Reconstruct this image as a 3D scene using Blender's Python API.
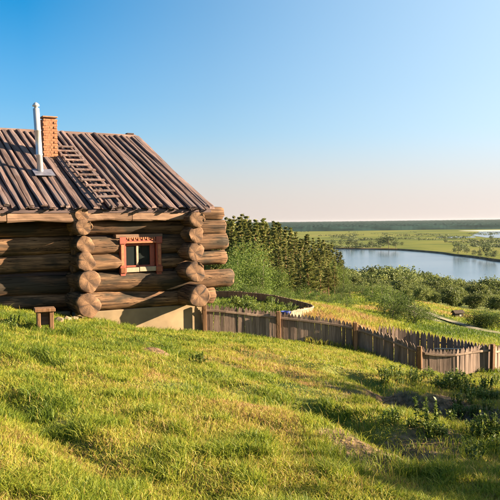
import bpy, bmesh, math, random
import numpy as np
from mathutils import Vector, Matrix, Euler
for o in list(bpy.data.objects): bpy.data.objects.remove(o)
S = bpy.context.scene; COL = S.collection
R = math.radians
random.seed(7); RNG = np.random.default_rng(7)

# ------------------------------------------------------------------ camera, sky, sun, exposure
F = 720.0                                    # focal length in photo pixels (photo 500 wide)
cam = bpy.data.cameras.new('camera'); cam.sensor_width = 36; cam.lens = 36*F/500
cam.clip_start = 0.1; cam.clip_end = 60000
co = bpy.data.objects.new('camera', cam); COL.objects.link(co)
co.matrix_world = Euler((R(90-2.23), 0, 0)).to_matrix().to_4x4() @ Matrix.Rotation(R(-0.69), 4, 'Z')
S.camera = co
SUN_AZ, SUN_EL = 2.5, 15.5                  # azimuth from +X towards +Y, elevation
sd = Vector((math.cos(R(SUN_AZ))*math.cos(R(SUN_EL)), math.sin(R(SUN_AZ))*math.cos(R(SUN_EL)), math.sin(R(SUN_EL))))
w = bpy.data.worlds.new('World'); S.world = w; w.use_nodes = True
nt = w.node_tree; nt.nodes.clear()
sky = nt.nodes.new('ShaderNodeTexSky'); sky.sky_type = 'NISHITA'; sky.sun_disc = False
sky.sun_elevation = R(SUN_EL); sky.sun_rotation = R(90-SUN_AZ)
sky.altitude = 100; sky.air_density = 1.0; sky.dust_density = 0.8; sky.ozone_density = 6
bg = nt.nodes.new('ShaderNodeBackground'); bg.inputs[1].default_value = 0.05
wo = nt.nodes.new('ShaderNodeOutputWorld')
hs = nt.nodes.new('ShaderNodeHueSaturation'); hs.inputs['Saturation'].default_value = 1.33; hs.inputs['Hue'].default_value = 0.487; hs.inputs['Value'].default_value = .8
nt.links.new(sky.outputs[0], hs.inputs['Color'])
# evening haze in the sky: paler towards the sun's side, rosy just above the horizon all round
wtc = nt.nodes.new('ShaderNodeTexCoord'); wsp = nt.nodes.new('ShaderNodeSeparateXYZ'); nt.links.new(wtc.outputs['Generated'], wsp.inputs[0])
def wmap(src, a, b, c, d, it='LINEAR'):
    q = nt.nodes.new('ShaderNodeMapRange'); q.interpolation_type = it
    for i, v in enumerate((a, b, c, d)): q.inputs[i+1].default_value = v
    nt.links.new(src, q.inputs[0]); return q.outputs[0]
def wmix(fac, c1, c2):
    q = nt.nodes.new('ShaderNodeMix'); q.data_type = 'RGBA'; nt.links.new(fac, q.inputs[0]); nt.links.new(c1, q.inputs[6]); q.inputs[7].default_value = (*c2, 1); return q.outputs[2]
c_ = wmix(wmap(wsp.outputs[0], -.28, .50, .0, .82), hs.outputs[0], (2.5, 2.97, 3.2))
c_ = wmix(wmap(wsp.outputs[2], .0, .34, .45, .0, 'SMOOTHSTEP'), c_, (2.65, 2.8, 2.9))
c_ = wmix(wmap(wsp.outputs[2], .0, .13, .90, .0, 'SMOOTHSTEP'), c_, (2.76, 2.37, 2.14))
vs = nt.nodes.new('ShaderNodeVectorMath'); vs.operation = 'SCALE'; nt.links.new(c_, vs.inputs[0]); nt.links.new(wmap(wsp.outputs[0], -.05, .40, 1.0, 1.2), vs.inputs['Scale']); c_ = vs.outputs[0]
nt.links.new(c_, bg.inputs[0]); nt.links.new(bg.outputs[0], wo.inputs[0])
sl = bpy.data.lights.new('sun', 'SUN'); sl.energy = 5.0; sl.angle = R(0.53); sl.color = (1.0, 0.80, 0.56)
so = bpy.data.objects.new('sun', sl); COL.objects.link(so); so.rotation_euler = sd.to_track_quat('Z', 'Y').to_euler()
so.location = sd*60
S.view_settings.view_transform = 'Standard'; S.view_settings.look = 'None'
S.view_settings.exposure = 2.5; S.view_settings.gamma = 1.0

# ------------------------------------------------------------------ helpers
def hor(x): return 222-(x-250)*0.012
def tag(o, label=None, cat=None, group=None, kind=None):
    for k, v in (('label', label), ('category', cat), ('group', group), ('kind', kind)):
        if v: o[k] = v
    return o
def empty(name, loc, rz=0, sc=1.0):
    o = bpy.data.objects.new(name, None); COL.objects.link(o); o.empty_display_size = 0.2
    o.location = loc; o.rotation_euler = (0, 0, rz); o.scale = (sc, sc, sc); return o
def link(name, me, parent=None, loc=(0, 0, 0), rot=(0, 0, 0), sc=(1, 1, 1)):
    o = bpy.data.objects.new(name, me); COL.objects.link(o); o.parent = parent
    o.location = loc; o.rotation_euler = rot; o.scale = sc; return o
def pmesh(name, v, f, mats, smooth=False, mi=None):
    me = bpy.data.meshes.new(name); me.from_pydata([tuple(map(float, p)) for p in v], [], [tuple(map(int, q)) for q in f])
    for m in (mats if isinstance(mats, (list, tuple)) else [mats]): me.materials.append(m)
    if mi is not None: me.polygons.foreach_set('material_index', list(mi))
    if smooth: me.polygons.foreach_set('use_smooth', [True]*len(me.polygons))
    me.update(); return me
def npmesh(name, V, T, mat, attrs=None, smooth=False):
    """big mesh from numpy: V (n,3), T (m,k) with k = 3 or 4"""
    V = np.asarray(V, np.float32); T = np.asarray(T, np.int32); k = T.shape[1]
    me = bpy.data.meshes.new(name); me.vertices.add(len(V)); me.vertices.foreach_set('co', V.ravel())
    me.loops.add(T.size); me.loops.foreach_set('vertex_index', T.ravel())
    me.polygons.add(len(T)); me.polygons.foreach_set('loop_start', np.arange(0, T.size, k, dtype=np.int32))
    me.polygons.foreach_set('loop_total', np.full(len(T), k, np.int32))
    if smooth: me.polygons.foreach_set('use_smooth', np.ones(len(T), bool))
    for a, d in (attrs or {}).items():
        at = me.attributes.new(a, 'FLOAT', 'POINT'); at.data.foreach_set('value', np.asarray(d, np.float32))
    me.materials.append(mat); me.update(calc_edges=True); me.validate(); return me
def box(v0, v1, bev=0.0):
    bm = bmesh.new(); bmesh.ops.create_cube(bm, size=1)
    for v in bm.verts: v.co = Vector([v0[i]+(v.co[i]+.5)*(v1[i]-v0[i]) for i in range(3)])
    if bev: bmesh.ops.bevel(bm, geom=bm.edges[:], offset=bev, segments=1, affect='EDGES')
    return bm
def bmmesh(name, bm, mat):
    me = bpy.data.meshes.new(name); bm.normal_update(); bm.to_mesh(me); bm.free(); me.materials.append(mat); return me
def boxo(name, parent, v0, v1, mat, bev=0.006, rot=None):
    c = [(a+b)/2 for a, b in zip(v0, v1)]
    me = bmmesh(name, box([a-q for a, q in zip(v0, c)], [b-q for b, q in zip(v1, c)], bev), mat)
    return link(name, me, parent, c, rot or (0, 0, 0))
# value noise
_P = np.random.default_rng(3).random((256, 256))
def vn(x, y):
    xi = np.floor(x).astype(int); yi = np.floor(y).astype(int); fx = x-xi; fy = y-yi
    fx = fx*fx*(3-2*fx); fy = fy*fy*(3-2*fy)
    g = lambda a, b: _P[a % 256, b % 256]
    return (g(xi, yi)*(1-fx)+g(xi+1, yi)*fx)*(1-fy)+(g(xi, yi+1)*(1-fx)+g(xi+1, yi+1)*fx)*fy
def fbm(x, y, o=4):
    s = 0; a = .5
    for i in range(o): s = s+a*vn(x*2**i+17*i, y*2**i+5*i); a *= .5
    return s
def sstep(a, b, x):
    t = np.clip((x-a)/(b-a), 0, 1); return t*t*(3-2*t)

# ------------------------------------------------------------------ materials
def newmat(name):
    m = bpy.data.materials.new(name); m.use_nodes = True; n = m.node_tree
    return m, n, n.nodes['Principled BSDF']
def N(n, t, **kw):
    nd = n.nodes.new(t)
    for k, v in kw.items():
        if k in nd.inputs: nd.inputs[k].default_value = v
        else: setattr(nd, k, v)
    return nd
def ramp(n, stops, fac):
    r = n.nodes.new('ShaderNodeValToRGB'); e = r.color_ramp.elements
    while len(e) < len(stops): e.new(0.5)
    for q, (p, c) in zip(e, stops): q.position = p; q.color = (*c, 1)
    n.links.new(fac, r.inputs[0]); return r
def objcoords(n, scale, rnd=True):
    tc = n.nodes.new('ShaderNodeTexCoord'); mp = n.nodes.new('ShaderNodeMapping'); mp.inputs['Scale'].default_value = scale
    n.links.new(tc.outputs['Object'], mp.inputs[0])
    if rnd:
        oi = n.nodes.new('ShaderNodeObjectInfo'); mu = N(n, 'ShaderNodeVectorMath', operation='SCALE'); mu.inputs['Scale'].default_value = 37
        cb = n.nodes.new('ShaderNodeCombineXYZ')
        for i in range(3): n.links.new(oi.outputs['Random'], cb.inputs[i])
        n.links.new(cb.outputs[0], mu.inputs[0]); n.links.new(mu.outputs[0], mp.inputs['Location'])
    return mp
def wood(name, cols, scale=(1.2, 14, 14), rough=.85, bump=.35, crack=.5, objvar=.35, patch=None):
    """grain along local X; cols = dark, mid, light"""
    m, n, b = newmat(name); L = n.links
    mp = objcoords(n, scale); no = N(n, 'ShaderNodeTexNoise', Scale=1.0, Detail=9.0, Roughness=.66)
    L.new(mp.outputs[0], no.inputs['Vector'])
    cr = ramp(n, [(.30, cols[0]), (.5, cols[1]), (.70, cols[2])], no.outputs[0])
    oi = n.nodes.new('ShaderNodeObjectInfo')
    mr = N(n, 'ShaderNodeMapRange'); mr.inputs[3].default_value = 1-objvar; mr.inputs[4].default_value = 1+objvar
    L.new(oi.outputs['Random'], mr.inputs[0])
    mx = N(n, 'ShaderNodeMix', data_type='RGBA', blend_type='MULTIPLY'); mx.inputs[0].default_value = 1
    L.new(cr.outputs[0], mx.inputs[6]); L.new(mr.outputs[0], mx.inputs[7]); last = mx.outputs[2]
    # cracks
    mp2 = objcoords(n, (scale[0]*.35, scale[1]*1.1, scale[2]*1.1)); n2 = N(n, 'ShaderNodeTexNoise', Scale=1.3, Detail=3.0, Distortion=.6)
    L.new(mp2.outputs[0], n2.inputs['Vector'])
    c2 = ramp(n, [(.0, (1, 1, 1)), (.36, (1, 1, 1)), (.40, (1-crack,)*3), (.43, (1, 1, 1))], n2.outputs[0])
    m3 = N(n, 'ShaderNodeMix', data_type='RGBA', blend_type='MULTIPLY'); m3.inputs[0].default_value = 1
    L.new(last, m3.inputs[6]); L.new(c2.outputs[0], m3.inputs[7]); last = m3.outputs[2]
    if patch:
        mp3 = objcoords(n, (.8, 2, 2)); n3 = N(n, 'ShaderNodeTexNoise', Scale=1.0, Detail=4.0); L.new(mp3.outputs[0], n3.inputs['Vector'])
        r3 = ramp(n, [(.50, (0, 0, 0)), (.62, (1, 1, 1))], n3.outputs[0])
        m4 = N(n, 'ShaderNodeMix', data_type='RGBA'); L.new(r3.outputs[0], m4.inputs[0]); L.new(last, m4.inputs[6]); m4.inputs[7].default_value = (*patch, 1); last = m4.outputs[2]
    L.new(last, b.inputs['Base Color']); b.inputs['Roughness'].default_value = rough; b.inputs['Specular IOR Level'].default_value = .2
    ad = N(n, 'ShaderNodeMath', operation='ADD'); L.new(no.outputs[0], ad.inputs[0]); L.new(c2.outputs[0], ad.inputs[1])
    bp = N(n, 'ShaderNodeBump', Strength=bump, Distance=.02); L.new(ad.outputs[0], bp.inputs['Height']); L.new(bp.outputs[0], b.inputs['Normal'])
    return m
def plain(name, c, rough=.8, metal=0, var=.25, sc=6, spec=.5):
    m, n, b = newmat(name); b.inputs['Specular IOR Level'].default_value = spec; mp = objcoords(n, (sc,)*3); no = N(n, 'ShaderNodeTexNoise', Scale=1.0, Detail=5.0)
    n.links.new(mp.outputs[0], no.inputs['Vector'])
    r = ramp(n, [(.3, tuple(q*(1-var) for q in c)), (.7, tuple(min(1, q*(1+var)) for q in c))], no.outputs[0])
    n.links.new(r.outputs[0], b.inputs['Base Color']); b.inputs['Roughness'].default_value = rough; b.inputs['Metallic'].default_value = metal
    bp = N(n, 'ShaderNodeBump', Strength=.2, Distance=.01); n.links.new(no.outputs[0], bp.inputs['Height']); n.links.new(bp.outputs[0], b.inputs['Normal'])
    return m
def leafmat(name, stops, trans=.35, rough=.6, attr='tint', objvar=.25, hue=None):
    m, n, b = newmat(name); L = n.links
    at = N(n, 'ShaderNodeAttribute', attribute_name=attr)
    cr = ramp(n, stops, at.outputs['Fac'])
    oi = n.nodes.new('ShaderNodeObjectInfo'); mr = N(n, 'ShaderNodeMapRange'); mr.inputs[3].default_value = 1-objvar; mr.inputs[4].default_value = 1+objvar
    L.new(oi.outputs['Random'], mr.inputs[0])
    mx = N(n, 'ShaderNodeMix', data_type='RGBA', blend_type='MULTIPLY'); mx.inputs[0].default_value = 1
    L.new(cr.outputs[0], mx.inputs[6]); L.new(mr.outputs[0], mx.inputs[7])
    L.new(mx.outputs[2], b.inputs['Base Color']); b.inputs['Roughness'].default_value = rough; b.inputs['Specular IOR Level'].default_value = .25
    tr = n.nodes.new('ShaderNodeBsdfTranslucent'); L.new(mx.outputs[2], tr.inputs[0])
    ms = n.nodes.new('ShaderNodeMixShader'); ms.inputs[0].default_value = trans
    out = n.nodes['Material Output']; L.new(b.outputs[0], ms.inputs[1]); L.new(tr.outputs[0], ms.inputs[2]); L.new(ms.outputs[0], out.inputs[0])
    return m
M = {}
M['log'] = wood('weathered_log', ((.03, .018, .011), (.125, .068, .036), (.29, .17, .092)), (.8, 15, 15), crack=.93, objvar=.38, bump=1.0, patch=(.040, .030, .020))
M['roofboard'] = wood('roof_board', ((.05, .032, .028), (.125, .08, .068), (.225, .155, .13)), (.8, 12, 12), crack=.65, objvar=.4, patch=(.12, .09, .085))
M['roofunder'] = wood('lower_roof_board', ((.035, .024, .024), (.07, .048, .046), (.12, .082, .078)), (.8, 12, 12), crack=.5, objvar=.4)
M['beam'] = wood('eave_beam', ((.085, .05, .032), (.18, .108, .07), (.27, .17, .11)), (.8, 8, 8), crack=.55, objvar=.12)
M['fence'] = wood('fence_picket', ((.085, .058, .043), (.18, .125, .095), (.27, .195, .15)), (1.5, 30, 30), crack=.35, objvar=.35)
M['rail'] = wood('fence_rail', ((.11, .072, .052), (.20, .138, .10), (.29, .21, .155)), (1.2, 25, 25), crack=.3, objvar=.2)
M['post'] = wood('fence_post', ((.09, .045, .022), (.17, .088, .042), (.24, .135, .07)), (20, 20, 1.5), crack=.4, objvar=.2)
M['plank'] = wood('garden_plank', ((.13, .09, .055), (.23, .165, .10), (.32, .24, .155)), (1.5, 20, 20), crack=.3, objvar=.25)
M['red'] = plain('red_paint', (.20, .036, .015), .55, var=.3, sc=14)
M['redlight'] = plain('orange_paint', (.29, .09, .03), .55, var=.25, sc=14)
M['cream'] = plain('cream_paint', (.25, .19, .12), .6, var=.2, sc=9)
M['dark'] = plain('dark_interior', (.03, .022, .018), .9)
M['curtain'] = plain('curtain', (.20, .14, .085), .9, var=.3)
M['metal'] = plain('galvanised_pipe', (.50, .49, .49), .42, .5, var=.12, sc=5)
M['flash'] = plain('pipe_flashing', (.16, .16, .20), .5, .4, var=.3)
M['mortar'] = plain('mortar', (.22, .115, .06), .95)
M['brick'] = plain('chimney_brick', (.25, .10, .045), .9, var=.35, sc=16)
M['concrete'] = plain('foundation_render', (.20, .142, .078), .95, var=.38, sc=1.3)
M['blue'] = plain('blue_plastic', (.035, .06, .28), .4, var=.1)
M['whitewood'] = plain('pale_peeled_wood', (.40, .35, .27), .7)
M['bark'] = wood('pine_bark', ((.10, .05, .03), (.22, .11, .06), (.32, .17, .09)), (4, 4, 1.0), crack=.4)
M['greybark'] = wood('grey_bark', ((.07, .055, .04), (.14, .11, .085), (.22, .18, .14)), (6, 6, 1.5), crack=.4)
M['shed'] = wood('shed_boards', ((.04, .028, .02), (.07, .05, .035), (.11, .08, .055)), (8, 8, 1))
m, n, b = newmat('window_glass'); b.inputs['Base Color'].default_value = (.02, .025, .025, 1); b.inputs['Roughness'].default_value = .04
b.inputs['Transmission Weight'].default_value = .0; b.inputs['Specular IOR Level'].default_value = .5; b.inputs['Alpha'].default_value = .55; M['glass'] = m
# log end: growth rings and radial cracks
m, n, b = newmat('log_end_grain'); L = n.links
mp = objcoords(n, (1, 1, 1), False); sp = n.nodes.new('ShaderNodeSeparateXYZ'); L.new(mp.outputs[0], sp.inputs[0])
cb = n.nodes.new('ShaderNodeCombineXYZ'); L.new(sp.outputs[1], cb.inputs[1]); L.new(sp.outputs[2], cb.inputs[2])
le = N(n, 'ShaderNodeVectorMath', operation='LENGTH'); L.new(cb.outputs[0], le.inputs[0])
no = N(n, 'ShaderNodeTexNoise', Scale=5.0, Detail=6.0); L.new(cb.outputs[0], no.inputs['Vector'])
mu = N(n, 'ShaderNodeMath', operation='MULTIPLY_ADD'); L.new(le.outputs['Value'], mu.inputs[0]); mu.inputs[1].default_value = 150; 
mm = N(n, 'ShaderNodeMath', operation='MULTIPLY'); L.new(no.outputs[0], mm.inputs[0]); mm.inputs[1].default_value = 9; L.new(mm.outputs[0], mu.inputs[2])
si = N(n, 'ShaderNodeMath', operation='SINE'); L.new(mu.outputs[0], si.inputs[0])
an = N(n, 'ShaderNodeMath', operation='ARCTAN2'); L.new(sp.outputs[1], an.inputs[0]); L.new(sp.outputs[2], an.inputs[1])
nr = N(n, 'ShaderNodeTexNoise', noise_dimensions='2D', Scale=1.0, Detail=3.0); cb2 = n.nodes.new('ShaderNodeCombineXYZ')
ma = N(n, 'ShaderNodeMath', operation='MULTIPLY'); L.new(an.outputs[0], ma.inputs[0]); ma.inputs[1].default_value = 1.9; L.new(ma.outputs[0], cb2.inputs[0]); L.new(le.outputs['Value'], cb2.inputs[1])
oi = n.nodes.new('ShaderNodeObjectInfo'); sc9 = N(n, 'ShaderNodeMath', operation='MULTIPLY_ADD'); L.new(oi.outputs['Random'], sc9.inputs[0]); sc9.inputs[1].default_value = 50; L.new(le.outputs['Value'], sc9.inputs[2]); L.new(sc9.outputs[0], cb2.inputs[1])
L.new(cb2.outputs[0], nr.inputs['Vector'])
cr = ramp(n, [(.27, (.02, .012, .008)), (.31, (.12, .062, .03)), (.55, (.175, .092, .045)), (.75, (.23, .13, .066))], nr.outputs[0])
c8 = ramp(n, [(.36, (.30, .27, .25)), (.58, (1, 1, 1))], no.outputs[0])
rr = ramp(n, [(0, (.72, .7, .66)), (1, (1, 1, 1))], si.outputs[0])
mx = N(n, 'ShaderNodeMix', data_type='RGBA', blend_type='MULTIPLY'); mx.inputs[0].default_value = .8; L.new(cr.outputs[0], mx.inputs[6]); L.new(rr.outputs[0], mx.inputs[7])
m8 = N(n, 'ShaderNodeMix', data_type='RGBA', blend_type='MULTIPLY'); m8.inputs[0].default_value = .9; L.new(mx.outputs[2], m8.inputs[6]); L.new(c8.outputs[0], m8.inputs[7])
L.new(m8.outputs[2], b.inputs['Base Color']); b.inputs['Roughness'].default_value = .9
bp = N(n, 'ShaderNodeBump', Strength=.5, Distance=.02); L.new(nr.outputs[0], bp.inputs['Height']); L.new(bp.outputs[0], b.inputs['Normal']); M['end'] = m

GR = [(0, (.032, .062, .008)), (.35, (.105, .155, .015)), (.60, (.235, .265, .024)), (.80, (.33, .285, .045)), (1, (.30, .17, .075))]
M['grass'] = leafmat('grass_blades', GR, .45, .55, objvar=0)
M['weed'] = leafmat('weed_leaves', [(0, (.045, .075, .015)), (.5, (.105, .15, .024)), (1, (.20, .22, .04))], .4, .5, objvar=.2)
M['pine'] = leafmat('pine_needles', [(0, (.055, .08, .018)), (.5, (.135, .15, .032)), (1, (.30, .22, .06))], .25, .7, objvar=.3)
M['birch'] = leafmat('birch_leaves', [(0, (.05, .085, .013)), (.5, (.105, .155, .024)), (1, (.185, .22, .04))], .4, .6, objvar=.22)
M['willow'] = leafmat('willow_leaves', [(0, (.055, .075, .02)), (.5, (.12, .145, .035)), (1, (.20, .215, .055))], .35, .65, objvar=.25)
M['bush'] = leafmat('bush_leaves', [(0, (.035, .062, .012)), (.5, (.07, .105, .018)), (1, (.13, .165, .03))], .35, .75, objvar=.3)
M['farleaf'] = leafmat('far_leaves', [(0, (.06, .085, .03)), (1, (.13, .15, .055))], .3, .7, objvar=.3)

# ground material: bare / grassy mix by attribute 'bare' and noise
m, n, b = newmat('hillside_ground'); L = n.links
tc = n.nodes.new('ShaderNodeTexCoord')
n1 = N(n, 'ShaderNodeTexNoise', Scale=.9, Detail=8.0, Roughness=.65); L.new(tc.outputs['Object'], n1.inputs['Vector'])
c1 = ramp(n, [(.35, (.045, .07, .012)), (.5, (.11, .13, .025)), (.62, (.19, .17, .05)), (.72, (.20, .13, .06))], n1.outputs[0])
n2 = N(n, 'ShaderNodeTexNoise', Scale=14.0, Detail=6.0); L.new(tc.outputs['Object'], n2.inputs['Vector'])
c2 = ramp(n, [(.3, (.055, .035, .02)), (.5, (.12, .075, .042)), (.7, (.22, .14, .085))], n2.outputs[0])
at = N(n, 'ShaderNodeAttribute', attribute_name='bare')
mx = N(n, 'ShaderNodeMix', data_type='RGBA'); L.new(at.outputs['Fac'], mx.inputs[0]); L.new(c1.outputs[0], mx.inputs[6]); L.new(c2.outputs[0], mx.inputs[7])
L.new(mx.outputs[2], b.inputs['Base Color']); b.inputs['Roughness'].default_value = .95; b.inputs['Specular IOR Level'].default_value = .1
bp = N(n, 'ShaderNodeBump', Strength=.8, Distance=.06); L.new(n2.outputs[0], bp.inputs['Height']); L.new(bp.outputs[0], b.inputs['Normal']); M['ground'] = m
# far plain: meadow patches
m, n, b = newmat('meadow'); L = n.links; tc = n.nodes.new('ShaderNodeTexCoord')
mp = N(n, 'ShaderNodeMapping'); mp.inputs['Scale'].default_value = (.0035, .006, 1); L.new(tc.outputs['Object'], mp.inputs[0])
n1 = N(n, 'ShaderNodeTexNoise', Scale=1.0, Detail=10.0, Roughness=.68); L.new(mp.outputs[0], n1.inputs['Vector'])
c1 = ramp(n, [(.30, (.05, .075, .03)), (.42, (.095, .115, .04)), (.53, (.15, .16, .045)), (.64, (.18, .165, .06)), (.75, (.08, .095, .045))], n1.outputs[0])
L.new(c1.outputs[0], b.inputs['Base Color']); b.inputs['Roughness'].default_value = .95; b.inputs['Specular IOR Level'].default_value = 0; M['meadow'] = m
M['mud'] = plain('river_bank_mud', (.16, .105, .06), .9, var=.4, sc=.08, spec=0)
M['track'] = plain('dirt_track', (.15, .125, .065), .95, var=.45, sc=.7)
M['whitish'] = plain('pale_flat', (.5, .46, .38), .95, var=.1, sc=.01, spec=0)
M['farwood'] = plain('far_forest', (.020, .042, .036), .95, var=.5, sc=.012, spec=0)
m, n, b = newmat('river_water'); L = n.links; tc = n.nodes.new('ShaderNodeTexCoord')
mp = N(n, 'ShaderNodeMapping'); mp.inputs['Scale'].default_value = (.10, .25, 1); L.new(tc.outputs['Object'], mp.inputs[0])
n1 = N(n, 'ShaderNodeTexNoise', Scale=1.0, Detail=5.0, Roughness=.6); L.new(mp.outputs[0], n1.inputs['Vector'])
bp = N(n, 'ShaderNodeBump', Strength=.45, Distance=1.0); L.new(n1.outputs[0], bp.inputs['Height']); L.new(bp.outputs[0], b.inputs['Normal'])
n4 = N(n, 'ShaderNodeTexNoise', Scale=.05, Detail=4.0); L.new(mp.outputs[0], n4.inputs['Vector']); r4 = N(n, 'ShaderNodeMapRange'); L.new(n4.outputs[0], r4.inputs[0])
for i_, v_ in enumerate((.35, .65, .06, .28)): r4.inputs[i_+1].default_value = v_
L.new(r4.outputs[0], bp.inputs['Strength'])
b.inputs['Base Color'].default_value = (.05, .095, .14, 1); b.inputs['Roughness'].default_value = .15; M['water'] = m

# ------------------------------------------------------------------ terrain
TY = np.array([22, 25, 30, 40, 60, 80, 110, 150, 250, 320, 400, 470])
TR = np.array([-.6, -.1, .03, .1, .17, .28, .4, .8])
TZ = np.array([
 [-1.5, -3.05, -3.1, -3.3, -4.0, -4.45, -4.9, -6.2],
 [-1.6, -3.05, -3.1, -3.4, -3.95, -4.5, -5.0, -6.6],
 [-1.9, -3.1, -3.2, -3.65, -4.25, -4.85, -5.4, -7.2],
 [-3.0, -4.3, -4.4, -4.6, -5.2, -5.9, -6.6, -8.5],
 [-7, -8, -7.6, -6.6, -6.7, -8, -9, -11],
 [-10, -11, -10, -8.5, -8.0, -10, -11.5, -14],
 [-14, -15, -14.5, -12.5, -11.5, -13.2, -15, -18],
 [-17, -18, -18, -17, -16.5, -17, -18.5, -21],
 [-25, -26, -26, -25.5, -25, -26.5, -28.5, -30],
 [-31, -31, -31, -30.5, -30.5, -33, -35.5, -36],
 [-34.9, -34.9, -34.9, -34.9, -34.9, -36, -37, -37], [-38]*8])
HOLLOW = (2.75, 11.0)
SHADE_GULLY = [(-2.7, 7.5, -1.0, 5.0, .09, .2), (-.9, 5.6, -.35, 4.7, .05, .2), (.75, 9.2, 1.7, 6.8, .22, .25), (-3.4, 10.2, -2.5, 9.3, .18, .22), (.4, 12.6, 1.6, 11.2, .14, .22), (1.9, 14.2, 2.4, 13.0, .2, .3)]  # grooves added to the ground to cast the diagonal shade bands
def bare_shade_mask(X, Y):  # bare earth of the hollow, spread wider to paint in the lower-right shade
    d = np.hypot((X-HOLLOW[0]+(Y-HOLLOW[1])*.25)/1.7, (Y-HOLLOW[1])/2.2)+(fbm(X*1.7, Y*1.7)-.5)*.8
    m1 = 1-sstep(.65, 1.05, d)
    d2 = np.hypot((X-1.55)/1.1, (Y-7.3)/1.5)+(fbm(X*2.1+9, Y*2.1)-.5)*1.3
    return np.maximum(m1, .9*(1-sstep(.5, .95, d2)))
def H(X, Y):
    X = np.asarray(X, float); Y = np.asarray(Y, float)
    Xc = np.clip(X, -22, 26)
    near = -1.42-.092*np.maximum(Y, -30)-.155*Xc
    Ye = np.maximum(Y, 22); r = np.clip(X/Ye, TR[0], TR[-1])
    yi = np.clip(np.searchsorted(TY, Ye, 'right')-1, 0, len(TY)-2); fy = np.clip((Ye-TY[yi])/(TY[yi+1]-TY[yi]), 0, 1)
    ri = np.clip(np.searchsorted(TR, r, 'right')-1, 0, len(TR)-2); fr = np.clip((r-TR[ri])/(TR[ri+1]-TR[ri]), 0, 1)
    far = (TZ[yi, ri]*(1-fr)+TZ[yi, ri+1]*fr)*(1-fy)+(TZ[yi+1, ri]*(1-fr)+TZ[yi+1, ri+1]*fr)*fy
    t = sstep(21.1, 22.6, Y)
    z = near*(1-t)+far*t
    z = z-.48*np.exp(-((X-5.3)/1.5)**2-((Y-20.0)/2.0)**2)
    # tussocky ground: diagonal terracettes and hummocks, fading with distance
    k = (1-sstep(17, 21, Y))
    c, s = math.cos(R(-38)), math.sin(R(-38)); a = X*c+Y*s; bq = -X*s+Y*c
    z = z+k*(.27*(fbm(a*.35, bq*1.1+9, 3)-.44)+.12*(fbm(X*1.3+40, Y*1.3, 3)-.44))
    z = z+(1-k)*sstep(26, 50, Y)*.9*(fbm(X*.12, Y*.12, 3)-.44)
    # eroded hollow with a steep lip added on its right to throw shade in
    d = np.hypot((X-HOLLOW[0]+(Y-HOLLOW[1])*.25)/1.3, (Y-HOLLOW[1])/1.7)+(fbm(X*1.7, Y*1.7)-.5)*.5
    z = z-.48*(1-sstep(.45, 1.0, d))
    z = z+.26*np.exp(-((X-4.5)/.7)**2-((Y-10.7)/1.3)**2)
    z = z-.19*np.exp(-((X+2.9)/1.5)**2-((Y-20.1)/1.5)**2)
    # small bare bump left of centre
    z = z+.16*np.exp(-((X+1.62)/.30)**2-((Y-12.4)/.28)**2)
    for (xa, ya, xb, yb, dp, wd) in SHADE_GULLY:
        lx, ly = xb-xa, yb-ya; tt = np.clip(((X-xa)*lx+(Y-ya)*ly)/(lx*lx+ly*ly), 0, 1)
        dd = np.hypot(X-xa-tt*lx, Y-ya-tt*ly)+(fbm(X*2.6, Y*2.6, 2)-.37)*.35
        z = z-dp*np.exp(-(np.maximum(dd, 0)/wd)**2)
    return z
def h1(x, y): return float(H(np.array([x]), np.array([y]))[0])
def ground_at(px, py, y0=4.5, y1=440):
    """walk along the ray of a photo pixel until it meets the ground"""
    Y = np.geomspace(y0, y1, 4000); X = (px-250)/F*Y; Z = (hor(px)-py)/F*Y
    i = np.argmax(Z < H(X, Y)); return float(X[i]), float(Y[i]), float(H(X[i:i+1], Y[i:i+1])[0])
def axis(parts):
    return np.unique(np.round(np.concatenate(parts), 4))
gx = axis([np.linspace(-260, -30, 24), np.linspace(-30, -9, 22), np.arange(-9, 11, .09), np.linspace(11, 40, 40), np.linspace(40, 420, 60)])
gy = axis([np.linspace(-160, -10, 16), np.linspace(-10, 3.5, 20), np.arange(3.5, 22, .09), np.linspace(22, 40, 40), np.geomspace(40, 470, 70)])
GX, GY = np.meshgrid(gx, gy); GZ = H(GX, GY); nx, ny = len(gx), len(gy)
idx = np.arange(nx*ny).reshape(ny, nx)
Q = np.stack([idx[:-1, :-1], idx[:-1, 1:], idx[1:, 1:], idx[1:, :-1]], -1).reshape(-1, 4)
bare = bare_shade_mask(GX, GY)
bare = np.maximum(bare, 1-sstep(.22, .42, np.hypot(GX+1.62, GY-12.4)))
me = npmesh('hillside', np.stack([GX, GY, GZ], -1).reshape(-1, 3), Q, M['ground'], {'bare': bare.ravel()}, True)
tag(link('hillside', me), 'grassy hillside falling away to the river', kind='structure')

# river and far plain
WZ = -34.4
v = [(-3000, 330, WZ), (6000, 330, WZ), (6000, 1500, WZ), (-3000, 1500, WZ)]
tag(link('river', pmesh('river', v, [(0, 1, 2, 3)], M['water'])), 'broad blue river below the hill', kind='structure')
shore_px = [(300, 248.5), (340, 249.2), (370, 249.6), (400, 250.2), (430, 252.3), (445, 254), (460, 256), (475, 258), (487, 260), (500, 261.5), (520, 264)]
shore = []
for px, py in shore_px:
    Y = -WZ*F/(py-hor(px)); shore.append(((px-250)/F*Y, Y))
shore = [(-5000, 1050), (-1500, 1000), (-300, 930)]+shore+[(420, 560), (1200, 520), (5000, 500)]
sh = []
for (a, b_), (c, d) in zip(shore[:-1], shore[1:]):
    k = max(1, min(12, int(math.hypot(c-a, d-b_)/25)))
    for i in range(k):
        t = i/k; sh.append((a+(c-a)*t+random.uniform(-3, 3), b_+(d-b_)*t+random.uniform(-4, 4)))
sh.append(shore[-1])
PZ = -32.6
V = []; Fc = []; mi = []
rows = [(0, WZ-.6), (3, PZ-.5), (7, PZ)]
for dy, z in rows: V += [(x, y+dy, z+random.uniform(-.15, .15)) for x, y in sh]
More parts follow.
